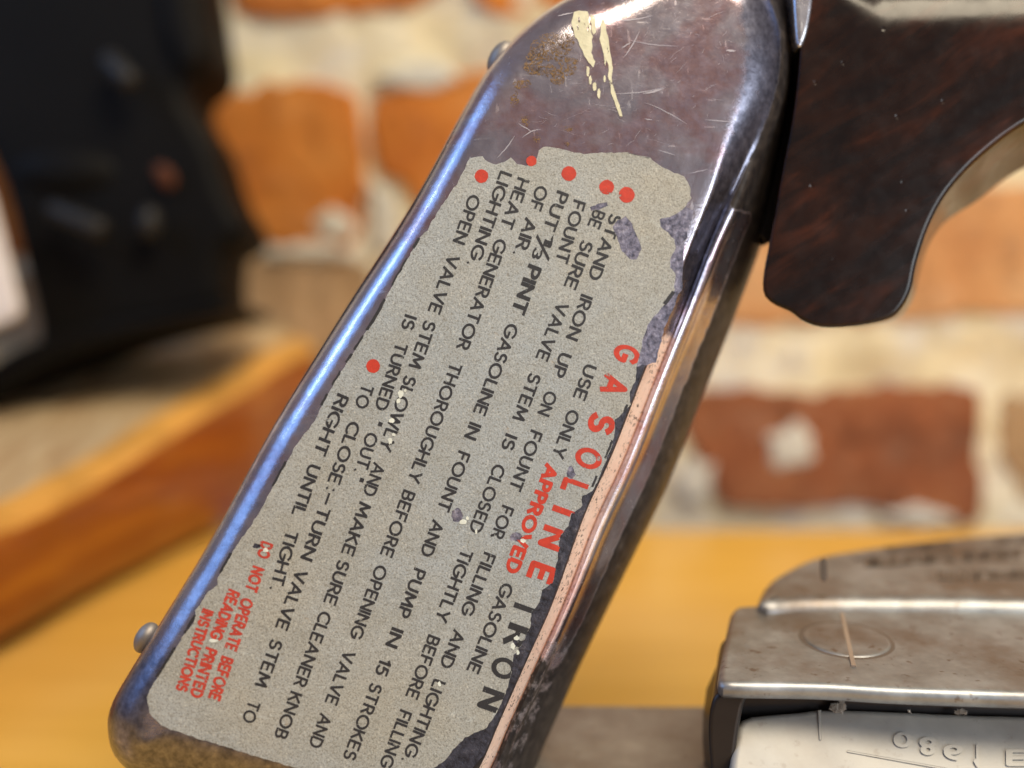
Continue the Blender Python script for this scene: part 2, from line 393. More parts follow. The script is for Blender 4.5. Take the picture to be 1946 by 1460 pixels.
brick([(712, 215), (745, 178), (900, 135), (1100, 112), (1240, 100), (1260, 250), (1240, 340), (1000, 372), (830, 392), (770, 350), (722, 318)], BR_O, .005, 3)
brick([(425, 500), (560, 492), (700, 498), (712, 560), (705, 660), (560, 720), (430, 700)], BR_T, .003, 4)
brick([(760, 470), (1000, 455), (1240, 440), (1260, 640), (1000, 660), (770, 680)], BR_O, .004, 5)
brick([(1340, 400), (1500, 372), (1900, 350), (2150, 345), (2160, 580), (1950, 592), (1750, 604), (1560, 612), (1350, 600)], BR_P, .004, 6)
brick([(1308, 752), (1400, 740), (1520, 742), (1600, 736), (1700, 726), (1780, 738), (1846, 736), (1856, 800), (1852, 975), (1790, 985), (1740, 978), (1640, 960), (1600, 962), (1400, 968), (1352, 940), (1340, 880), (1312, 840), (1300, 800)], BR_R, .005, 7)
brick([(1900, 770), (1950, 745), (2100, 740), (2400, 742), (2410, 960), (2100, 968), (1960, 960), (1925, 910), (1898, 850)], BR_T, .003, 8)
brick([(760, 790), (1000, 775), (1210, 765), (1225, 930), (1000, 945), (780, 950)], BR_R, .004, 9)
brick([(900, -110), (1300, -115), (1500, -110), (1520, 10), (1300, 28), (950, 30)], BR_O, .004, 10)
brick([(1560, 60), (1900, 50), (2150, 50), (2160, 250), (1900, 262), (1570, 270)], BR_O, .004, 11)
brick([(2200, 345), (2600, 345), (2610, 580), (2210, 585)], BR_O, .004, 12)
brick([(2210, 60), (2600, 60), (2610, 250), (2220, 255)], BR_R, .004, 13)
brick([(-60, 190), (150, 180), (335, 185), (330, 470), (100, 480), (-70, 470)], BR_O, .004, 14)
brick([(-500, 190), (-300, 180), (-110, 185), (-120, 470), (-300, 480), (-510, 470)], BR_R, .004, 15)
brick([(-60, 540), (150, 530), (360, 535), (370, 760), (100, 770), (-70, 780)], BR_T, .004, 16)
brick([(-100, -100), (150, -105), (400, -100), (395, 30), (100, 40), (-110, 35)], BR_R, .004, 17)
# pale lump of mortar stuck on the red brown brick, and another beside it
for (cx, cy, rx, ry, sd) in ((1500, 846, 40, 46, 1), (1322, 905, 30, 50, 2), (728, 410, 30, 72, 3), (1745, 975, 50, 16, 4), (600, 478, 90, 14, 5), (800, 150, 70, 22, 6), (640, 430, 36, 30, 7)):
    c = wall2(cx, cy); s = .26/1000
    o2 = [Vector((c.x+rx*s*math.cos(a)*(1+.55*noise.noise(Vector((math.cos(a)*1.5, math.sin(a)*1.5, sd*7.3)))), c.y+ry*s*math.sin(a)*(1+.55*noise.noise(Vector((math.cos(a)*1.5, math.sin(a)*1.5, sd*3.7)))))) for a in [2*math.pi*k/30 for k in range(30)]]
    prism('mortar_lump', o2, WP+wn*.0062, wx, wz, -wn, .008, .003, mat_plain('chalky_mortar', (.60, .58, .51), .9, 0, .12, 90, .001, 150) if sd == 1 else bpy.data.materials['chalky_mortar'], wall, 3, jit=.0006, seed=sd)

# ---------------------------------------------------------------- weathered block at the left
blk = empty('wooden_block', tuple(on_z(200, 1150, 0))); tag(blk, 'thick weathered wooden block with orange varnished edge at left, carrying the black machine', 'wooden block')
def height_over(base, py):
    lo, hi = 0, .3
    for _ in range(40):
        mid = (lo+hi)/2
        if proj(base+Vector((0, 0, mid)))[1] > py: lo = mid
        else: hi = mid
    return lo
bot = catmull([(-420, 1500), (-150, 1350), (0, 1272), (190, 1155), (430, 1026), (560, 962), (606, 945)], 60, False)
topc = catmull([(-420, 1190), (-150, 1062), (0, 988), (190, 898), (400, 768), (540, 680), (640, 620)], 60, False)
rowsE = []
for k in range(60):
    b = on_z(bot[k].x, bot[k].y, 0.0)
    u = k/59; ty = None
    tx = proj(b)[0]
    ty = min(topc, key=lambda q: abs(q.x-tx)).y
    h = height_over(b, ty)
    rowsE.append((b, h))
front = []; rings = []
inw = Vector((-.93, .36, 0)).normalized()
for b, h in rowsE:
    wob = noise.noise(b*30)*.002
    col = []
    for z in (0.003, .006, h*.3, h*.6, h*.8, h-.007, h-.0045, h-.0025, h-.001, h):
        o = {0.003: .010, .006: .006}.get(z, 0)
        o = {round(h-.007, 5): .0004, round(h-.0045, 5): .0016, round(h-.0025, 5): .0036, round(h-.001, 5): .0064, round(h, 5): .0105}.get(round(z, 5), o)
        q = b+inw*(o+wob*.6+noise.noise(Vector((b.x*50, b.y*50, z*80)))*.001); q.z = z+(noise.noise(b*70)*.0012 if z > .02 else 0); col.append(q)
    rings.append(col)
# the edge face and the top as one closed body
vs = []; fs = []; mi = []; back = []
for b, h in rowsE: pass
nr = len(rings[0]); ncol = 26
bw = WL+wn*.006
for k, col in enumerate(rings):
    vs += col
    top = col[-1]
    # the matching point at the back, along the wall
    end = WP+wn*.007+wx*((top-WP).dot(wx)-.0001-.38*(1-k/59)-.0)
    ez = rowsE[k][1]*.4+.085*.6+.004
    for j in range(1, ncol+1):
        t = j/ncol; q = top.lerp(Vector((end.x, end.y, ez)), t)
        q.z += noise.noise(Vector((q.x*40, q.y*90, 3)))*.0016*min(1, t*6)
        vs.append(q)
n1 = nr+ncol
for k in range(59):
    for j in range(n1-1):
        a = k*n1+j; fs.append((a, a+n1, a+n1+1, a+1)); mi.append(0 if j < nr-5 else (2 if j < nr-1 else 1))
me = mesh_of('block_body', vs, fs)
bo = link('block_body', me, [BLOCK_E, BLOCK_T, BEVEL], blk, True)
for f, k in zip(me.polygons, mi): f.material_index = k
# closing sheets underneath and at the near end
e = [vs[j] for j in range(n1)]; e2 = [Vector((v.x, v.y, .002)) for v in e]
vs2 = e+e2; fs2 = [(j, j+1, n1+j+1, n1+j) for j in range(n1-1)]
link('end_grain', mesh_of('end_grain', vs2, fs2), BLOCK_E, blk)

# ---------------------------------------------------------------- black machine on the block
mach = empty('black_machine', tuple(at(230, 640, .44))); tag(mach, 'black enamelled cast iron machine standing on the weathered wooden block', 'machine')
MD = .40
def flat2(pts, d): return [Vector(((x-W/2)/F*d, (H/2-y)/F*d)) for x, y in pts]
def cutout(name, pts, d, thick, r, mat, parent, n=90, seg=6, yaw=0):
    o2 = catmull(flat2(pts, d), n)
    return prism(name, o2, CAM+FW*d, RT, UP, FW, thick, r, mat, parent, seg)
cutout('body', [(-260, -220), (60, -260), (330, -200), (378, -60), (392, 30), (402, 90), (392, 130), (360, 150), (352, 185), (372, 220), (402, 270), (420, 330), (440, 380), (462, 415), (468, 452), (438, 470), (424, 480), (420, 540), (416, 585), (330, 612), (200, 640), (80, 680), (62, 600), (30, 470), (-10, 330), (-120, 100)], .42, .045, .007, BLACK, mach)
cutout('base_plate', [(-300, 830), (-120, 760), (40, 660), (200, 612), (330, 590), (425, 572), (430, 594), (330, 616), (200, 650), (60, 706), (-100, 800), (-300, 890)], .415, .07, .002, BLACK, mach, 80, 4)
rod('spindle', at(205, 110, .412), at(252, 160, .405), .0042, BLACK_G, mach)
rod('lever', at(95, 395, .410), at(200, 440, .404), .0035, BLACK_G, mach, r2=.0042)
ball('knob', at(285, 425, .412), .0045, .0068, .005, BLACK_G, mach)
ball('wheel_boss', at(130, 330, .424), .024, .011, .008, BLACK, mach)
cutout('casting_rib', [(300, -120), (350, -60), (372, 40), (380, 100), (350, 130), (320, 90), (300, 20)], .414, .02, .004, BLACK, mach, 50)
ball('orange_glint', at(314, 335, .417), .0035, .0055, .0018, ORANGE, mach, X=Vector((.8, 0, .6)), Y=Vector((-.6, 0, .8)))  # orange reflection on the black enamel, added as a coloured blob

wc = empty('white_panel', tuple(at(10, 620, .41))); tag(wc, 'white upright panel in front of the black machine at the left picture edge', 'panel')
cutout('panel_sheet', [(-330, 330), (-90, 300), (-30, 350), (-12, 400), (14, 500), (36, 584), (36, 598), (20, 608), (-20, 624), (-220, 690), (-360, 740)], .395, .004, .0012, WHITE, wc, 70, 3)

# ---------------------------------------------------------------- the iron
iron = empty('gasoline_iron', tuple(on_z(1200, 1400, 0))); tag(iron, 'old gasoline iron with worn nickel fuel tank, printed instructions and dark wooden handle', 'iron')
pA, pB, pC = at(1100, 300, .195), at(500, 1300, .186), at(1000, 1300, .1905)
TN = (pB-pA).cross(pC-pA).normalized()
if TN.dot(FW) > 0: TN = -TN               # towards the camera
def T(px, py, back=0.0): return on_plane(px, py, pA-TN*back, TN)
O = [(205, 1385), (213, 1338), (250, 1272), (300, 1192), (400, 1028), (520, 810), (650, 598), (780, 393), (880, 212), (930, 130), (1000, 52), (1080, -5), (1180, -45), (1300, -100), (1405, -80), (1475, -25), (1508, 60), (1504, 170), (1484, 300), (1458, 430), (1400, 592), (1335, 755), (1270, 920), (1200, 1065), (1112, 1245), (1042, 1400), (1003, 1490), (955, 1570), (880, 1610), (700, 1590), (450, 1535), (290, 1490), (222, 1442)]
Os = catmull(O, 260); ON = normals2(Os)
def sstep(a, b, x):
    t = min(max((x-a)/(b-a), 0), 1); return t*t*(3-2*t)
RP = [(150, 0), (131, 0), (127, .0001), (124, .0006), (121, .0014), (119, .0021), (113, .0031), (106, .0043), (99, .0054), (97, .0061), (96, .0058), (92, .0050), (86, .0046), (78, .0048), (72, .0056), (68, .0070), (66, .0086), (57, .0097), (46, .0110), (35, .0126), (22, .0150), (10, .0178), (2, .0210), (0, .0250), (8, .029), (45, .032)]
nR = len(RP)
def lprof(j, b, dep):
    if j == 0: return (b+10, 0)
    if j <= 19:
        t = (j-1)/18*math.pi/2; return (b*(1-math.sin(t)), dep*(1-math.cos(t)))
    k = (j-19)/(nR-1-19); return ((0, dep+.002), (0, dep+.006), (0, dep+.011), (0, dep+.015), (8, dep+.019), (45, dep+.022))[min(int(round(k*6))-1, 5)]
rings = []
for j in range(nR):
    ring = []
    for i, p in enumerate(Os):
        n = ON[i]; wr = sstep(.55, .88, n.x)*sstep(120, 520, p.y)
        wl = sstep(.3, .8, -n.x); b = 62*wl+(108-22*sstep(.3, .8, -n.y))*(1-wl); dep = .0072*wl+.0105*(1-wl)
        lo, ld = lprof(j, b, dep); ro, rd = RP[j]; ro *= 1-.2*sstep(980, 1240, p.y)
        off = lo*(1-wr)+ro*wr; bk = ld*(1-wr)+rd*wr
        q = p-n*off; ring.append(T(q.x, q.y, bk))
    rings.append(ring)
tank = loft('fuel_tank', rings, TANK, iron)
wa = tank.data.color_attributes.new('wear_refl', 'FLOAT_COLOR', 'POINT')  # channels mix real wear with reflections painted into the plating
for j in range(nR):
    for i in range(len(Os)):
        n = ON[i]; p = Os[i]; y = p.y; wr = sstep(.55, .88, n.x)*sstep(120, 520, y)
        tarn_refl = cop_refl = blk = 0.0
        if n.x > .5 and 1 <= j <= 12: tarn_refl = .85*sstep(.5, .8, n.x)*(1-sstep(560, 700, y))  # blue-grey bared metal, with this rim's dark reflection painted in
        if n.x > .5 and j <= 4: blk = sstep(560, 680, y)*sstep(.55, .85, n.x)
        if 5 <= j <= 9: cop_refl = sstep(.6, .85, n.x)*sstep(520, 840, y); tarn_refl *= 1-cop_refl  # pitted strip, its bright reflection painted as a copper tone
        if n.x > .5 and j >= (19 if y > 420 else 11): blk = max(blk, sstep(.5, .8, n.x)*(1 if j > 11 else .6))  # outer right rim: dark reflection of its surroundings painted black
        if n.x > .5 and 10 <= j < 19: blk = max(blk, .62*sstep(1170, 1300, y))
        if n.x > .5 and j <= 4: tarn_refl *= (j+.6)/4.6
        if n.y > .2: tarn_refl = max(tarn_refl, sstep(.2, .6, n.y)*sstep(1250, 1400, y))  # bottom rim: dark reflection from below painted into the metal
        if n.x < -.3: tarn_refl = max(tarn_refl, sstep(1050, 1330, y)*.9, .42*sstep(480, 900, y))  # left rim: dark border metal, and the highlight's fading painted in
        if j == 0: cop_refl = 0; tarn_refl = tarn_refl*.6
        wa.data[j*len(Os)+i].color = (tarn_refl, cop_refl, blk, 1)
def sheet(name, outline, mat, parent, lift, holes=(), thick=.00004, jit=0.0, sub=6, seed=0):
    """a thin flat layer lying on the tank face, traced in its plane"""
    def fine(o):
        out = []
        for i in range(len(o)):
            a, b = Vector(o[i]), Vector(o[(i+1) % len(o)]); n = max(1, int((b-a).length/sub))
            for k in range(n):
                q = a.lerp(b, k/n)
                if jit: q = q+Vector((noise.noise(Vector((q.x*.11, q.y*.11, seed))), noise.noise(Vector((q.x*.11, q.y*.11, seed+9)))))*jit+Vector((random.uniform(-1, 1), random.uniform(-1, 1)))*jit*.3
                out.append(q)
        return out
    loops = [fine(outline)]+[fine(h) for h in holes]
    P = []; E = []
    for L in loops:
        s = len(P); P += L; E += [(s+i, s+(i+1) % len(L)) for i in range(len(L))]
    if True:
        v, ed, f, _, _, _ = delaunay_2d_cdt([Vector(p) for p in P], E, [], 0, 1e-5)
        def inside(pt, L):
            c = False; x, y = pt
            for i in range(len(L)):
                x1, y1 = L[i-1]; x2, y2 = L[i]
                if (y1 > y) != (y2 > y) and x < (x2-x1)*(y-y1)/(y2-y1)+x1: c = not c
            return c
        keep = []
        for t in f:
            c = (v[t[0]]+v[t[1]]+v[t[2]])/3
            if inside(c, loops[0]) and not any(inside(c, h) for h in loops[1:]): keep.append(t)
    nv = len(v); V = [T(p.x, p.y, -lift) for p in v]+[T(p.x, p.y, -lift+thick) for p in v]
    Fs = [tuple(t) for t in keep]; cnt = {}
    for t in keep:
        for i in range(3): cnt.setdefault(frozenset((t[i], t[(i+1) % 3])), []).append((t[i], t[(i+1) % 3]))
    for k, e in cnt.items():
        if len(e) == 1: a, b = e[0]; Fs.append((b, a, a+nv, b+nv))
    used = sorted({i for f in Fs for i in f}); rm = {u: k for k, u in enumerate(used)}
    me = mesh_of(name, [V[u] for u in used], [tuple(rm[i] for i in f) for f in Fs])
    bm = bmesh.new(); bm.from_mesh(me)
    for f in bm.faces:
        if f.normal.dot(TN) < -.3: f.normal_flip()
    bm.to_mesh(me); bm.free()
    return link(name, me, mat, parent)
LAB = [(877, 335), (886, 314), (894, 300), (916, 297), (928, 309), (942, 314), (959, 307), (971, 300), (983, 312), (1000, 316), (1012, 312), (1019, 302), (1024, 285), (1033, 279), (1062, 282), (1084, 288), (1110, 293), (1144, 290), (1192, 290), (1235, 300), (1264, 321), (1300, 336), (1311, 352), (1313, 378), (1300, 397), (1284, 408), (1253, 416), (1256, 431), (1269, 443), (1281, 456), (1284, 471), (1275, 490), (1273, 508), (1284, 520), (1281, 551), (1266, 576), (1241, 604), (1232, 619), (1222, 644), (1219, 664), (1211, 690), (1207, 726), (1197, 744), (1197, 769), (1186, 783), (1168, 798), (1168, 816), (1164, 845), (1150, 880), (1135, 916), (1126, 934), (1107, 942), (1107, 961), (1087, 977), (1080, 1000), (1064, 1019), (1060, 1061), (1051, 1107), (1030, 1122), (1026, 1145), (1011, 1165), (1007, 1191), (991, 1226), (976, 1245), (972, 1276), (965, 1307), (945, 1353), (926, 1383), (884, 1402), (861, 1425), (846, 1445), (823, 1462), (780, 1500), (700, 1508), (600, 1474), (556, 1458), (471, 1433), (410, 1414), (349, 1395), (307, 1379), (286, 1358), (278, 1330), (284, 1312), (307, 1276), (349, 1207), (368, 1184), (372, 1161), (395, 1126), (414, 1111), (414, 1099), (433, 1065), (456, 1027), (479, 996), (491, 977), (533, 900), (567, 840), (600, 798), (610, 773), (632, 733), (661, 686), (682, 654), (715, 600), (760, 517), (797, 453), (812, 437), (822, 419), (846, 382)]
def blob(cx, cy, rx, ry, sd, n=22, rag=.25):
    return [(cx+rx*math.cos(a)*(1+rag*noise.noise(Vector((math.cos(a)*1.7, math.sin(a)*1.7, sd)))), cy+ry*math.sin(a)*(1+rag*noise.noise(Vector((math.cos(a)*1.7, math.sin(a)*1.7, sd+4))))) for a in [2*math.pi*k/n for k in range(n)]]
hole1 = [(1189, 411), (1201, 425), (1213, 453), (1219, 474), (1210, 493), (1195, 493), (1182, 477), (1173, 453), (1164, 431), (1173, 419)]
hole2 = [(1121, 394), (1136, 388), (1153, 384), (1155, 391), (1139, 399), (1124, 400)]
holes = [hole1, hole2, blob(869, 979, 11, 13, 1), blob(1085, 899, 8, 12, 2), blob(981, 1021, 12, 9, 3), blob(488, 1038, 9, 4, 6), blob(980, 1222, 5, 9, 7)]
lab = sheet('paint_panel', LAB, LABEL, tank, .00007, holes, .00007, 2.2)
# bared, darkened metal showing in the chips and along the worn right edge
for h in holes[:6]: sheet('paint_chip', [(Vector(p)-Vector(h[0]))*1.04+Vector(h[0]) for p in h], PATCH if h is not holes[5] else DARK, tank, .00002, (), .00002, 0)
BD = [(1320, 340), (1318, 410), (1290, 500), (1296, 545), (1262, 625), (1246, 680), (1226, 750), (1212, 790), (1182, 856), (1150, 930), (1112, 985), (1084, 1050), (1060, 1110), (1028, 1180), (1002, 1245), (978, 1300), (950, 1380), (920, 1452), (900, 1520), (820, 1530), (770, 1500), (823, 1450), (900, 1380), (930, 1340), (960, 1230), (1000, 1130), (1040, 1060), (1060, 980), (1100, 920), (1140, 850), (1150, 780), (1190, 700), (1210, 620), (1250, 560), (1262, 500), (1240, 430), (1250, 400), (1290, 390)]
EDG = [p-n*(123*(1-.2*sstep(980, 1240, p.y))) for p, n in zip(Os, ON) if n.x > .6 and 520 < p.y < 1490]
EDG.sort(key=lambda p: p.y)
LFT = [(835, 1530), (770, 1500), (823, 1440), (900, 1375), (930, 1335), (950, 1230), (990, 1130), (1030, 1060), (1050, 980), (1090, 920), (1130, 850), (1140, 780), (1180, 700), (1200, 620), (1240, 560)]
sheet('bared_border', [q for q in EDG if q.y > 600][::2]+LFT, DARK, tank, .00003, (), .00003, .6, seed=4)
sheet('bared_border', [(1318, 400), (1300, 470), (1296, 545), (1262, 625), (1246, 690), (1200, 700), (1210, 620), (1250, 560), (1262, 500), (1240, 430), (1250, 400), (1290, 390)], PATCH, tank, .000045, (), .00004, 3, seed=5)
# black dashes left of the painted border line along the edges
DL = [(797, 453), (760, 517), (715, 600), (682, 654), (661, 686), (632, 733), (610, 773)]
def along(L, t):
    n = len(L)-1; k = min(int(t*n), n-1); return Vector(L[k]).lerp(Vector(L[k+1]), t*n-k)
for a, b, wd in ((0.0, .05, 5), (.10, .22, 3), (.27, .42, 5), (.45, .56, 3.5), (.60, .68, 4), (.74, .83, 3), (.90, .99, 4)):
    A = [along(DL, a+(b-a)*k/6) for k in range(7)]
    sheet('border_dash', [p-Vector((3, 1.5)) for p in A]+[p+Vector((wd-3, wd*.5-1.5)) for p in A[::-1]], INK, tank, .00009, (), .00002, 1.5)
for A, wd in (([(1284, 556), (1272, 572), (1266, 580)], 7), ([(1194, 770), (1188, 784)], 4), ([(1166, 838), (1152, 872)], 4), ([(1136, 905), (1128, 926)], 4), ([(1196, 292), (1215, 296), (1234, 302)], 3), ([(545, 878), (520, 925)], 4), ([(440, 1052), (420, 1090)], 4), ([(372, 1170), (352, 1205)], 4), ([(335, 1232), (300, 1288)], 5)):
    A = [Vector(p) for p in A]; sheet('border_dash', A+[p-Vector((wd, wd*.4)) for p in A[::-1]], INK, tank, .00009, (), .00002, 1.2)

# cream paint knocked on the bare metal above the panel
sheet('paint_smear', [(1090, 24), (1100, 20), (1118, 22), (1120, 48), (1126, 70), (1124, 100), (1130, 118), (1127, 128), (1118, 118), (1104, 92), (1094, 70), (1086, 48)], CREAM, tank, .00012, (), .0001, 2)
sheet('paint_smear', [(1122, 28), (1131, 32), (1133, 62), (1127, 66), (1123, 46)], CREAM, tank, .00011, (), .00009, 1.5)
sheet('paint_smear', [(1146, 34), (1151, 50), (1157, 78), (1160, 104), (1164, 122), (1163, 150), (1168, 172), (1177, 200), (1183, 222), (1178, 222), (1170, 200), (1161, 176), (1156, 145), (1157, 124), (1147, 104), (1140, 74), (1142, 48)], CREAM, tank, .00012, (), .0001, 1.5)
for cx, cy, rx, ry in ((1117, 136, 3, 10), (1122, 152, 3, 9), (1130, 165, 4, 8), (1138, 178, 3, 9), (1150, 112, 2, 12), (1149, 150, 2, 7)):
    sheet('paint_smear', blob(cx, cy, rx, ry, cx), CREAM, tank, .0001, (), .00008, 1)
for cx, cy, rx, ry in ((1045, 90, 32, 26), (1015, 115, 22, 26), (1075, 75, 18, 16), (1080, 125, 16, 22), (1040, 135, 22, 12), (1062, 150, 14, 14), (990, 160, 16, 10), (978, 190, 8, 14), (1080, 245, 9, 5), (1078, 273, 5, 5), (998, 230, 8, 10), (1020, 262, 7, 9)):
    sheet('rust_patch', blob(cx, cy, rx, ry, cx*.37, 30, .5), RUST, tank, .00006, (), .00004, 3)
random.seed(3)
sv = []; sf = []
def scratch(p0, p1, wd, bow=0.0, lift=.00006):
    a, b = Vector(p0), Vector(p1); d = b-a; nn = Vector((-d.y, d.x)).normalized(); s = len(sv); K = 8
    for k in range(K+1):
        t = k/K; c = a+d*t+nn*(bow*math.sin(math.pi*t)+random.uniform(-.5, .5)); ww = wd*(math.sin(math.pi*t)*.8+.15)
        sv.append(T((c+nn*ww/2).x, (c+nn*ww/2).y, -lift)); sv.append(T((c-nn*ww/2).x, (c-nn*ww/2).y, -lift))
    for k in range(K): sf.append((s+2*k, s+2*k+1, s+2*k+3, s+2*k+2))
S0 = [((1200, 80), (1180, 92), 2, 0), ((1195, 76), (1290, 88), 1.4, 3), ((1160, 178), (1265, 166), 1.8, 4), ((1222, 178), (1262, 168), 4, 1), ((1225, 195), (1305, 236), 1.5, -3), ((1340, 228), (1390, 231), 1.4, 0), ((1225, 226), (1240, 228), 2, 0), ((1380, 96), (1398, 97), 3.5, 0), ((1060, 30), (1090, 24), 2, 0), ((1250, 285), (1282, 295), 1.6, 0), ((1168, 40), (1240, 30), 2, 2), ((1215, 60), (1185, 110), 2, -2), ((985, 235), (1010, 250), 2, 0), ((945, 300), (978, 258), 2.2, 2), ((993, 262), (1028, 246), 2, -4), ((1290, 470), (1330, 430), 1.2, 0), ((1310, 330), (1345, 322), 1.2, 0)]
for a, b, wd, bw_ in S0: scratch(a, b, wd, bw_)
for k in range(150):
    x = random.uniform(960, 1400); y = random.uniform(20, 280)
    if x < 1190-y*.9+20 and y < 200: continue
    an = random.choice([random.gauss(.15, .25), random.gauss(2.0, .4), random.gauss(-.7, .3)]); L = random.expovariate(1/10)+4
    lx, ly = x+L*math.cos(an), y+L*math.sin(an)
    if lx > 1400 or ly > 280 or ly < 10: continue
    scratch((x, y), (lx, ly), random.uniform(.15, .6), random.uniform(-1.5, 1.5), .00003)
sc_o = link('scratches', mesh_of('scratches', sv, sf), SCRATCH, tank); sc_o['kind'] = 'stuff'

# ---------------------------------------------------------------- stroke lettering
def arc(cx, cy, rx, ry, a0, a1, n=12): return [(cx+rx*math.cos(math.radians(a0+(a1-a0)*k/n)), cy+ry*math.sin(math.radians(a0+(a1-a0)*k/n))) for k in range(n+1)]
G = {
 'A': (.80, [[(0, 0), (.4, 1), (.8, 0)], [(.14, .3), (.66, .3)]]),
 'B': (.58, [[(0, 0), (0, 1), (.3, 1)]+arc(.3, .76, .22, .24, 90, -90, 8)+[(0, .52)], [(0, .52), (.32, .52)]+arc(.32, .26, .26, .26, 90, -90, 8)+[(0, 0)]]),
 'C': (.78, [arc(.48, .5, .48, .5, 48, 312, 20)]),
 'D': (.74, [[(0, 0), (0, 1), (.26, 1)]+arc(.26, .5, .48, .5, 90, -90, 14)+[(0, 0)]]),
 'E': (.54, [[(.54, 1), (0, 1), (0, 0), (.54, 0)], [(0, .52), (.46, .52)]]),
 'F': (.52, [[(.52, 1), (0, 1), (0, 0)], [(0, .5), (.44, .5)]]),
 'G': (.86, [arc(.48, .5, .48, .5, 45, 340, 22)+[(.93, .44), (.55, .44)]]),
 'H': (.68, [[(0, 0), (0, 1)], [(.68, 0), (.68, 1)], [(0, .52), (.68, .52)]]),
 'I': (.0, [[(0, 0), (0, 1)]]),
 'K': (.62, [[(0, 0), (0, 1)], [(.60, 1), (.02, .42)], [(.2, .58), (.64, 0)]]),
 'L': (.48, [[(0, 1), (0, 0), (.48, 0)]]),
 'M': (.86, [[(0, 0), (.08, 1), (.43, .22), (.78, 1), (.86, 0)]]),
 'N': (.70, [[(0, 0), (0, 1), (.70, 0), (.70, 1)]]),
 'O': (.98, [arc(.49, .5, .49, .5, 0, 360, 28)]),
 'P': (.54, [[(0, 0), (0, 1), (.27, 1)]+arc(.27, .73, .27, .27, 90, -90, 8)+[(0, .46)]]),
 'R': (.58, [[(0, 0), (0, 1), (.28, 1)]+arc(.28, .74, .26, .26, 90, -90, 8)+[(0, .48)], [(.26, .48), (.6, 0)]]),
 'S': (.56, [arc(.29, .745, .25, .255, 35, 262, 14)+arc(.29, .26, .28, .26, 82, -145, 14)]),
 'T': (.62, [[(0, 1), (.62, 1)], [(.31, 1), (.31, 0)]]),
 'U': (.66, [[(0, 1), (0, .34)]+arc(.33, .34, .33, .34, 180, 360, 12)+[(.66, 1)]]),
 'V': (.74, [[(0, 1), (.37, 0), (.74, 1)]]),
 'W': (1.1, [[(0, 1), (.28, 0), (.55, .9), (.82, 0), (1.1, 1)]]),
 'Y': (.70, [[(0, 1), (.35, .46), (.70, 1)], [(.35, .46), (.35, 0)]]),
 '1': (.22, [[(0, .78), (.22, 1), (.22, 0)]]),
 '3': (.5, [arc(.22, .75, .25, .25, 150, -80, 10)+arc(.22, .25, .28, .27, 80, -150, 10)]),
 '5': (.52, [[(.48, 1), (.1, 1), (.04, .55)]+arc(.24, .31, .29, .31, 125, -140, 12)]),
 '/': (.4, [[(-.05, -.15), (.45, 1.15)]]),
 '0': (.6, [arc(.3, .5, .3, .5, 0, 360, 20)]),
 '8': (.55, [arc(.27, .75, .22, .25, 0, 360, 16), arc(.27, .25, .27, .26, 0, 360, 16)]),
 '6': (.55, [arc(.45, .45, .45, .55, 100, 180, 8)+arc(.27, .28, .27, .28, 180, 540, 16)]),
 '.': (.0, [[(0, 0), (0.02, 0.02)]]),
 ':': (.0, [[(0, .1), (0.02, .12)], [(0, .7), (.02, .72)]]),
 '-': (.9, [[(0, .45), (.9, .45)]]),
 '"': (.2, [[(0, 1), (0, .75)], [(.2, 1), (.2, .75)]]),
}
_gc = {}
def glyph(ch, sw):
    key = (ch, sw)
    if key in _gc: return _gc[key]
    V, Fc, E = [], [], []
    for pl in G[ch][1]:
        P = [Vector(p) for p in pl]; Q = [P[0]]
        for p in P[1:]:
            if (p-Q[-1]).length > 1e-4: Q.append(p)
        closed = (Q[0]-Q[-1]).length < 1e-3
        for i in range(len(Q)-1):
            a, b = Q[i], Q[i+1]; d = (b-a).normalized(); n = Vector((-d.y, d.x))*sw/2
            e0 = d*(sw*.35 if i == 0 and not closed else 0); e1 = d*(sw*.35 if i == len(Q)-2 and not closed else 0)
            s = len(V); V += [a-e0-n, b+e1-n, b+e1+n, a-e0+n]; Fc.append((s, s+1, s+2, s+3))
            if i < len(Q)-2:                                       # round joint
                s = len(V); V += [b+Vector((math.cos(t), math.sin(t)))*sw/2*.99 for t in [math.pi*2*k/8+.1 for k in range(8)]]
                Fc.append(tuple(range(s, s+8)))
    v, e, f, _, _, fo = delaunay_2d_cdt([Vector((p.x+i*1e-6, p.y)) for i, p in enumerate(V)], [], Fc, 0, 1e-5)
    _gc[key] = (v, [tuple(t) for t, o in zip(f, fo) if o]); return _gc[key]
def lagr(P, y):
    x = 0
    if len(P) == 2: return P[0][0]+(P[1][0]-P[0][0])*(y-P[0][1])/(P[1][1]-P[0][1])
    for i in range(3):
        t = P[i][0]
        for j in range(3):
            if j != i: t *= (y-P[j][1])/(P[i][1]-P[j][1])
        x += t
    return x
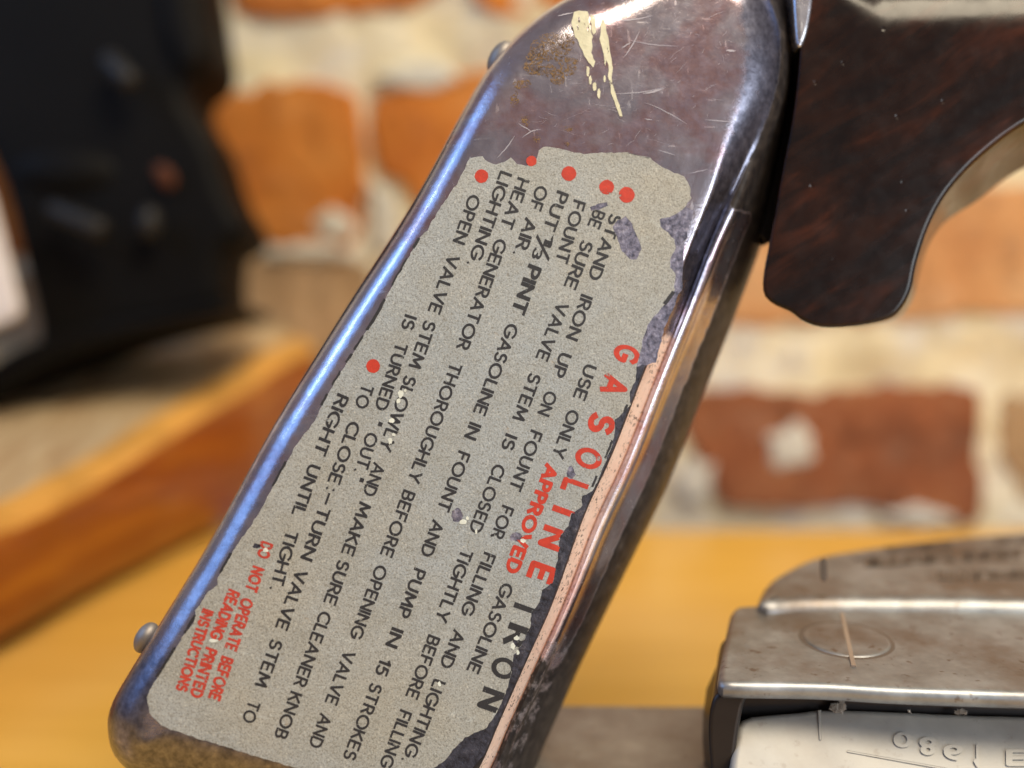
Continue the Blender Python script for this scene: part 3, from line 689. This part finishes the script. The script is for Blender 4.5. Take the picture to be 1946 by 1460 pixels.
def text(name, pts, words, cap, sw, mat, parent=None, gap=.26, surf=T, lift=.00011, pad=None, flip=False, wob=1.0, clip=False):
    """pts: middle of the line at two or three rows; words: (word, first row, last row)"""
    vs, fs = [], []
    for wd, ya, yb in words:
        k = cap*.17 if pad is None else pad
        ya, yb = ya+k, yb-k
        tot = sum(G[c][0] for c in wd)+gap*(len(wd)-1)+sw*1.0*.5
        u = sw*.25
        for c in wd:
            v, f = glyph(c, sw); s = len(vs); dj = random.uniform(-.5, .5)*wob; dk = random.uniform(-.4, .4)*wob
            yc = ya+(yb-ya)*(u+G[c][0]/2)/max(tot, .01) if tot > .3 else (ya+yb)/2
            x1 = lagr(pts, yc+4); x0 = lagr(pts, yc-4); dr = Vector((x1-x0, 8)).normalized(); up = Vector((dr.y, -dr.x))
            cen = Vector((lagr(pts, yc), yc))
            sx = (yb-ya)/dr.y/tot if tot > .3 else cap
            for p in v:
                q = cen+dr*((p.x-G[c][0]/2)*sx+dj)+up*((p.y-.5)*cap+dk)
                vs.append(surf(q.x, q.y, -lift))
            fs += [tuple(s+i for i in t) for t in f]
            u += G[c][0]+gap
    me = mesh_of(name, vs, fs)
    bm = bmesh.new(); bm.from_mesh(me)
    if name == 'printed_letter' or clip:
        bmesh.ops.subdivide_edges(bm, edges=bm.edges, cuts=5 if name == 'printed_letter' else 1, use_grid_fill=True)
        bmesh.ops.triangulate(bm, faces=bm.faces)
        def inp(pt, L):
            c = False; x, y = pt
            for i in range(len(L)):
                x1, y1 = L[i-1]; x2, y2 = L[i]
                if (y1 > y) != (y2 > y) and x < (x2-x1)*(y-y1)/(y2-y1)+x1: c = not c
            return c
        bad = [f for f in bm.faces if not inp(proj(f.calc_center_median()), LAB) or any(inp(proj(f.calc_center_median()), h) for h in holes)]
        bmesh.ops.delete(bm, geom=bad, context='FACES')
    for f in bm.faces:
        if f.normal.dot(CAM-f.calc_center_median()) < 0: f.normal_flip()
    bm.to_mesh(me); bm.free()
    return link(name, me, mat, parent)
LN = [
 ([(1169, 416), (1018, 827), (778, 1437)], [('STAND', 406, 534), ('IRON', 560, 648), ('UP', 670, 719), ('ON', 742, 792), ('FOUNT', 818, 935), ('FOR', 960, 1026), ('FILLING', 1050, 1172), ('AND', 1197, 1272), ('LIGHTING', 1291, 1441), ('.', 1440, 1452)]),
 ([(1138, 406), (1015, 719), (736, 1448)], [('BE', 398, 436), ('SURE', 456, 551), ('VALVE', 574, 687), ('STEM', 708, 801), ('IS', 825, 857), ('CLOSED', 882, 1015), ('TIGHTLY', 1043, 1184), ('BEFORE', 1207, 1330), ('FILLING', 1349, 1461)]),
 ([(1101, 385), (1068, 493)], [('FOUNT', 380, 502)]),
 ([(1068, 371), (894.5, 830), (665, 1437)], [('PUT', 363, 440), ('GASOLINE', 614, 791), ('IN', 803, 837), ('FOUNT', 857, 974), ('AND', 988, 1060), ('PUMP', 1080, 1176), ('IN', 1193, 1232), ('15', 1251, 1286), ('STROKES', 1297, 1447)]),
 ([(1028, 366), (993, 465)], [('OF', 352, 402), ('AIR', 414, 477), ('.', 478, 488)]),
 ([(993, 346), (788, 909), (602, 1408)], [('HEAT', 337, 436), ('GENERATOR', 453, 667), ('THOROUGHLY', 689, 920), ('BEFORE', 931, 1060), ('OPENING', 1073, 1216), ('VALVE', 1236, 1341), ('AND', 1356, 1423)]),
 ([(960, 335), (906, 484)], [('LIGHTING', 325, 496), ('.', 498, 507)]),
 ([(900, 382), (704, 931), (535, 1395)], [('OPEN', 369, 465), ('VALVE', 483, 598), ('STEM', 608, 702), ('SLOWLY', 713, 859), ('AND', 879, 945), ('MAKE', 954, 1057), ('SURE', 1064, 1151), ('CLEANER', 1161, 1307), ('KNOB', 1314, 1406)]),
 ([(778, 610), (724, 776), (689, 884)], [('IS', 598, 629), ('TURNED', 650, 782), ('"', 797, 810), ('OUT', 821, 893), ('.', 892, 900), ('"', 904, 917)]),
 ([(697, 740), (614, 974), (473, 1366)], [('TO', 730, 778), ('CLOSE', 800, 922), (':', 925, 935), ('-', 934, 962), ('TURN', 963, 1067), ('VALVE', 1082, 1199), ('STEM', 1214, 1308), ('TO', 1331, 1376)]),
 ([(648, 762), (567, 975), (529, 1103)], [('RIGHT', 749, 867), ('UNTIL', 882, 983), ('TIGHT', 1007, 1115), ('.', 1115, 1124)]),
 ([(1121, 701), (1062, 861), (901, 1270)], [('USE', 692, 762), ('ONLY', 778, 872)]),
 ([(1121, 701), (1062, 861), (901, 1270)], [('GASOLINE', 1107, 1281)]),
]
for P, ws in LN: text('printed_text', P, ws, 21, .20, INK, tank, clip=ws[0][0] in ('STAND', 'BE'))
text('printed_text', [(1068, 371), (894.5, 830), (665, 1437)], [('PINT', 503, 599)], 23, .235, INK, tank)
text('printed_text', [(1046, 450), (1040, 466)], [('1', 448, 466)], 14, .22, INK, tank, pad=0)
text('printed_text', [(1034, 464), (1030, 476)], [('/', 456, 486)], 27, .10, INK, tank, pad=0, lift=.00012)
text('printed_text', [(1023, 476), (1017, 492)], [('3', 474, 491)], 15, .22, INK, tank, pad=0)
text('printed_text', [(1045.6, 895), (1026, 945), (975.5, 1076)], [('APPROVED', 882, 1091)], 22, .30, RED, tank, gap=.3, clip=True)
for ch, x, y, a, b in (('G', 1192, 672, 652, 693), ('A', 1168, 733, 711, 756), ('S', 1143, 805, 783, 828), ('O', 1119, 871, 848, 895), ('L', 1092, 926, 909, 943), ('N', 1052, 1022, 1000, 1048), ('E', 1030, 1087, 1068, 1110)):
    text('printed_letter', [(x+3.6, y-10), (x-3.6, y+10)], [(ch, a, b)], 41, .27, RED, tank, pad=7)
text('printed_letter', [(1071+3.6, 962), (1071-3.6, 982)], [('I', 964, 980)], 36, .33, RED, tank, pad=4)
for ch, x, y, a, b in (('R', 984, 1207, 1186, 1232), ('O', 957, 1270, 1247, 1293), ('N', 934, 1330, 1308, 1354)):
    text('printed_letter', [(x+3.6, y-10), (x-3.6, y+10)], [(ch, a, b)], 38, .25, INK, tank, pad=6)
text('printed_letter', [(997+3.6, 1145), (997-3.6, 1165)], [('I', 1146, 1165)], 34, .30, INK, tank, pad=4)
text('printed_text', [(506, 1038), (460, 1171), (408, 1324)], [('DO', 1028, 1063), ('NOT', 1076, 1126), ('OPERATE', 1136, 1238), ('BEFORE', 1247, 1333)], 19.5, .29, RED_FAINT, tank, gap=.3)
text('printed_text', [(443, 1130), (412, 1207), (374, 1318)], [('READING', 1120, 1218), ('PRINTED', 1230, 1328)], 19.5, .29, RED_FAINT, tank, gap=.3)
text('printed_text', [(393, 1168), (375, 1220), (345, 1310)], [('INSTRUCTIONS', 1157, 1316)], 18.5, .29, RED_FAINT, tank, gap=.3)
for cx, cy, r in ((915, 335, 13), (1010, 306, 10), (1081, 330, 14), (1153, 356, 14), (1191, 370.5, 15), (709, 696, 13)):
    sheet('printed_dot', blob(cx, cy, r, r, cx, 28, .06), RED, tank, .00011, (), .00001, .4, 3)
random.seed(11)
for cx, cy, rx, ry in ((762, 748, 5, 7), (757, 762, 4, 5), (770, 742, 3, 3), (744, 800, 6, 4), (741, 838, 4, 6), (748, 826, 3, 3), (982, 1213, 5, 4), (975, 1228, 5, 6), (984, 1240, 3, 5), (835, 1300, 3, 5), (505, 1046, 5, 4), (880, 992, 8, 4), (994, 1028, 5, 4), (405, 1218, 9, 3), (905, 1010, 2, 5), (888, 985, 3, 3)):
    sheet('paint_fleck', blob(cx, cy, rx, ry, cx*.3, 18, .5), FLECK, tank, .00014, (), .00003, 1)
# rivets on the left rim of the tank
for (px, py, r) in ((952, 112, .0031), (278, 1212, .0026)):
    ball('rivet', T(px, py, .012), r*.75, r*1.2, r, STEEL_D, iron, X=Vector((-.86, 0, .5)).normalized(), Y=Vector((.5, 0, .86)).normalized(), Z=Vector((0, 1, 0)))

# ---------------------------------------------------------------- handle
HD = .2035
hp = [(1536, -56), (1600, -62), (1700, -64), (1900, -68), (2150, -74), (2420, -74), (2480, 20), (2440, 150), (2200, 165), (2050, 190), (1946, 235), (1860, 300), (1800, 366), (1765, 430), (1742, 500), (1732, 548), (1716, 582), (1692, 604), (1640, 618), (1570, 623), (1530, 613), (1500, 592), (1472, 580), (1451, 560), (1450, 520), (1464, 445), (1484, 330), (1508, 200), (1520, 70), (1522, 0)]
dirT = (RT*.010+FW*.024+UP*.0014); HT = dirT.length; dirT.normalize()
h2 = catmull(flat2(hp, HD), 220); hN = normals2(h2)
rr = [.0118*sstep(.75, .97, n.y)+.0009 for n in hN]
def grip(p, n): return UP*(-.0062*sstep(.076, .092, p[0])*sstep(.1, .5, -n.y))
handle = prism('handle', h2, CAM+FW*HD, RT, UP, dirT, HT, rr, HANDLE, iron, 7, shear=grip)
cutout('mounting_bracket', [(1430, -70), (1570, -80), (1562, 100), (1530, 300), (1492, 430), (1462, 462), (1446, 452), (1430, 380), (1420, 100)], .2165, .004, .0006, BLACKM, iron, 70, 3)
# metal ferrule between the tank and the handle
fp = [(1508, -40), (1528, -44), (1546, -20), (1540, 40), (1530, 76), (1520, 90), (1512, 70)]
cutout('ferrule', fp, .2025, .02, .0008, NICKEL_EDGE, iron, 50, 4)

# ---------------------------------------------------------------- body of the iron (lower right)
def flat_z(name, px_pts, z, thick, r, mat, parent, n=120, seg=6):
    o2 = catmull([on_z(x, y, z).xy for x, y in px_pts], n)
    return prism(name, o2, Vector((0, 0, z)), Vector((1, 0, 0)), Vector((0, 1, 0)), Vector((0, 0, -1)), thick, r, mat, parent, seg)
sole = flat_z('sole_plate', [(560, 1345), (600, 1338), (800, 1337), (1100, 1336), (1390, 1337), (2000, 1325), (2700, 1320), (2760, 1350), (2700, 1800), (1500, 1900), (700, 1850), (560, 1500)], .03, .028, .002, STEEL_D, iron)
CZ = .0602
cover = flat_z('body_cover', [(1438, 1134), (1452, 1104), (1480, 1082), (1540, 1055), (1620, 1040), (1740, 1024), (1946, 1008), (2300, 1000), (2700, 1010), (2760, 1150), (2700, 1280), (2200, 1160), (1946, 1146), (1700, 1143), (1540, 1143), (1470, 1148), (1444, 1146)], CZ, .030, .0036, STEEL, iron, 160)
def SZ(z):
    def f(px, py, back): return on_z(px, py, z-back)
    return f
def text_row(name, pts, words, cap, sw, mat, parent, z, lift=.00008):
    # lettering running right to left (upside down from here) on a level surface
    vs, fs = [], []
    for wd, xa, xb in words:
        tot = sum(G[c][0] for c in wd)+.3*(len(wd)-1); u = 0
        for c in wd:
            v, f = glyph(c, sw); s = len(vs)
            for p in v:
                x = xb+(xa-xb)*(u+p.x)/tot; y = lagr(pts, x)
                vs.append(on_z(x, y+(p.y-.5)*cap, z+lift))
            fs += [tuple(s+i for i in t) for t in f]; u += G[c][0]+.3
    me = mesh_of(name, vs, fs); bm = bmesh.new(); bm.from_mesh(me)
    for f in bm.faces:
        if f.normal.z < 0: f.normal_flip()
    bm.to_mesh(me); bm.free(); return link(name, me, mat, parent)
def lx(a, b): return [(a[1], a[0]), (b[1], b[0])]
text_row('stamped_text', lx((1630, 1070), (1946, 1050)), [('UNTIL', 1630, 1805), ('MUNI', 1835, 1935)], 15, .42, STEEL_TXT, cover, CZ)
text_row('stamped_text', lx((1780, 1094), (1946, 1092)), [('RIMUNTI', 1788, 1960)], 13, .42, STEEL_TXT, cover, CZ)
text_row('stamped_text', lx((1650, 1046), (1946, 1026)), [('NIMI', 1690, 1800), ('UNI', 1900, 1990)], 8, .42, STEEL_TXT, cover, CZ)
cutout('seam_groove', [(1560, 1066), (1570, 1064), (1572, 1100), (1562, 1102)], .2165, .0005, .0001, STEEL_TXT, iron, 20, 2)
# strap: a bent sheet metal bracket, level top with rolled front lip and left leg
SZt = .058
strap = flat_z('strap', [(1384, 1180), (1392, 1158), (1412, 1150), (1500, 1149), (1800, 1152), (2100, 1156), (2700, 1170), (2760, 1200), (2740, 1340), (2600, 1350), (2100, 1324), (1900, 1318), (1700, 1311), (1560, 1303), (1390, 1300), (1366, 1296), (1366, 1270)], SZt, .0032, .0014, STEEL, iron, 200, 6)
# leg going down
lp = [(1366, 1296), (1385, 1150), (1394, 1160), (1408, 1180), (1404, 1300), (1396, 1312)]
a0 = on_z(1368, 1306, SZt-.001); a1 = on_z(1388, 1160, SZt-.001)
leg2 = [(0, 0), (0, -.012), (.0005, -.03), (.012, -.03), (.034, -.03), ((a1-a0).length, -.03), ((a1-a0).length, 0)]
ea = (a1-a0).normalized(); eo = Vector((-ea.y, ea.x, 0))
if eo.x > 0: eo = -eo
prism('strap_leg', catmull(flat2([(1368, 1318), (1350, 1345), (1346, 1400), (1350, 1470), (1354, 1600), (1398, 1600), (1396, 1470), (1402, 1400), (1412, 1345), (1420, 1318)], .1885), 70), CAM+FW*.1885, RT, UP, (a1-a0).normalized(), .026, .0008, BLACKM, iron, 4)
cutout('strap_shadow_sheet', [(1400, 1318), (1700, 1325), (2100, 1340), (2600, 1360), (2620, 1700), (2200, 1700), (1500, 1690), (1392, 1650)], .196, .02, .001, BLACKM, iron, 60, 3)  # black sheet added for the shade in the gap under the strap
# slotted screw in the strap
sc = on_z(1608, 1216, SZt)
ring = []
R0 = (on_z(1690, 1216, SZt)-sc).length
scr = empty('tmp', (0, 0, 0)); bpy.data.objects.remove(scr)
so = [Vector((sc.x+R0*math.cos(a), sc.y+R0*1.02*math.sin(a))) for a in [2*math.pi*k/40 for k in range(40)]]
sg = [Vector((sc.x+(R0+.0006)*math.cos(a), sc.y+(R0+.0006)*1.02*math.sin(a))) for a in [2*math.pi*k/40 for k in range(40)]]
prism('screw_recess', sg, Vector((0, 0, SZt+.00004)), Vector((1, 0, 0)), Vector((0, 1, 0)), Vector((0, 0, -1)), .0005, .0001, STEEL_TXT, strap, 2)
screw = prism('screw_head', so, Vector((0, 0, SZt+.0003)), Vector((1, 0, 0)), Vector((0, 1, 0)), Vector((0, 0, -1)), .002, .0008, STEEL, strap, 4)
s_a, s_b = on_z(1600, 1168, SZt), on_z(1622, 1268, SZt); sd_ = (s_b-s_a).normalized(); sn = Vector((-sd_.y, sd_.x, 0))*.00042
q = [s_a+sn, s_b+sn, s_b-sn, s_a-sn]
prism('screw_slot', [v.xy for v in q], Vector((0, 0, SZt+.00034)), Vector((1, 0, 0)), Vector((0, 1, 0)), Vector((0, 0, -1)), .0008, .00005, mat_plain('dirt_filled_slot', (.27, .20, .15), .7), strap, 2)
# pale cast block in front, its sloping face with raised numbers
bd = on_z(1600, 1352, .050); bfn = Vector((0.02, -.62, .78)).normalized()
def BF(px, py, back=0.0): return on_plane(px, py, bd-bfn*back, bfn)
bx = Vector((1, 0, 0)); bx = (bx-bfn*bx.dot(bfn)).normalized(); by = bfn.cross(bx).normalized()
if by.z < 0: by = -by
bp = [(1400, 1400), (1402, 1378), (1418, 1362), (1450, 1357), (1520, 1352), (1560, 1347), (1700, 1349), (1850, 1355), (2000, 1360), (2700, 1385), (2760, 1450), (2740, 1700), (2000, 1720), (1450, 1700), (1385, 1640), (1390, 1460)]
b2 = catmull([Vector(((BF(*p)-bd).dot(bx), (BF(*p)-bd).dot(by))) for p in bp], 160)
block = prism('heat_shield', b2, bd, bx, by, -bfn, .012, .0012, STEEL_P, iron, 5, jit=.00012)
for ch, cx, cy, w_, h_ in (('0', 1716, 1406, 26, 24), ('8', 1764, 1418, 24, 28), ('6', 1812, 1430, 26, 24), ('1', 1856, 1436, 6, 36), ('E', 1932, 1440, 28, 26)):
    v, f = glyph(ch, .24); vs = []; n0 = len(v)
    for lift in (.00035, -.0001):
        for p in v:
            x = cx+(.5-p.x/max(G[ch][0], .3))*w_*-1; y = cy-(.5-p.y)*h_*-1*-1
            vs.append(BF(x, y, -lift))
    fs = [t for t in f]; cnt = {}
    for t in f:
        for i in range(len(t)): cnt.setdefault(frozenset((t[i], t[(i+1) % len(t)])), []).append((t[i], t[(i+1) % len(t)]))
    for e in cnt.values():
        if len(e) == 1: a, b = e[0]; fs.append((b, a, a+n0, b+n0))
    me = mesh_of('raised_number', vs, fs); bm = bmesh.new(); bm.from_mesh(me); bmesh.ops.recalc_face_normals(bm, faces=bm.faces); bm.to_mesh(me); bm.free()
    link('raised_number' if ch != 'E' else 'raised_letter', me, STEEL_P, block)
def ridge(name, p0, p1, wpx, mat, lift=.0003):
    a, b = Vector(p0), Vector(p1); d = (b-a).normalized(); n = Vector((-d.y, d.x))*wpx/2; vs = []
    for p in (a, b):
        vs += [BF(*(p+n), .0002), BF(*(p+n*.3), -lift), BF(*(p-n*.3), -lift), BF(*(p-n), .0002)]
    return link(name, mesh_of(name, vs, [(0, 1, 5, 4), (1, 2, 6, 5), (2, 3, 7, 6)]), mat, block)
ridge('raised_line', (1610, 1428), (1800, 1462), 7, STEEL_P)
ridge('raised_line', (1556, 1350), (1559, 1406), 9, STEEL_P)
# fluff of lint caught on the top edge
lf = bpy.data.meshes.new('lint'); random.seed(5); vs = []; fs = []
for (cx, cy, rx, ry, n) in ((1592, 1346, 15, 8, 420), (1600, 1340, 5, 6, 160), (1826, 1354, 12, 4, 160), (1728, 1352, 3, 2, 14)):
    for k in range(n):
        a = random.uniform(0, 6.28); r = random.random()**.6; p = BF(cx+rx*r*math.cos(a), cy+ry*r*math.sin(a), -.0002)
        d = Vector((random.gauss(0, 1), random.gauss(0, 1), random.gauss(0, 1))).normalized()*random.uniform(.0001, .0005); n_ = d.orthogonal().normalized()*.00005
        s = len(vs); vs += [p-d+n_, p+d+n_, p+d-n_, p-d-n_]; fs.append((s, s+1, s+2, s+3))
fl = link('lint_fluff', mesh_of('lint_fluff', vs, fs), mat_plain('grey_lint', (.6, .55, .5), .9), iron); fl['kind'] = 'stuff'
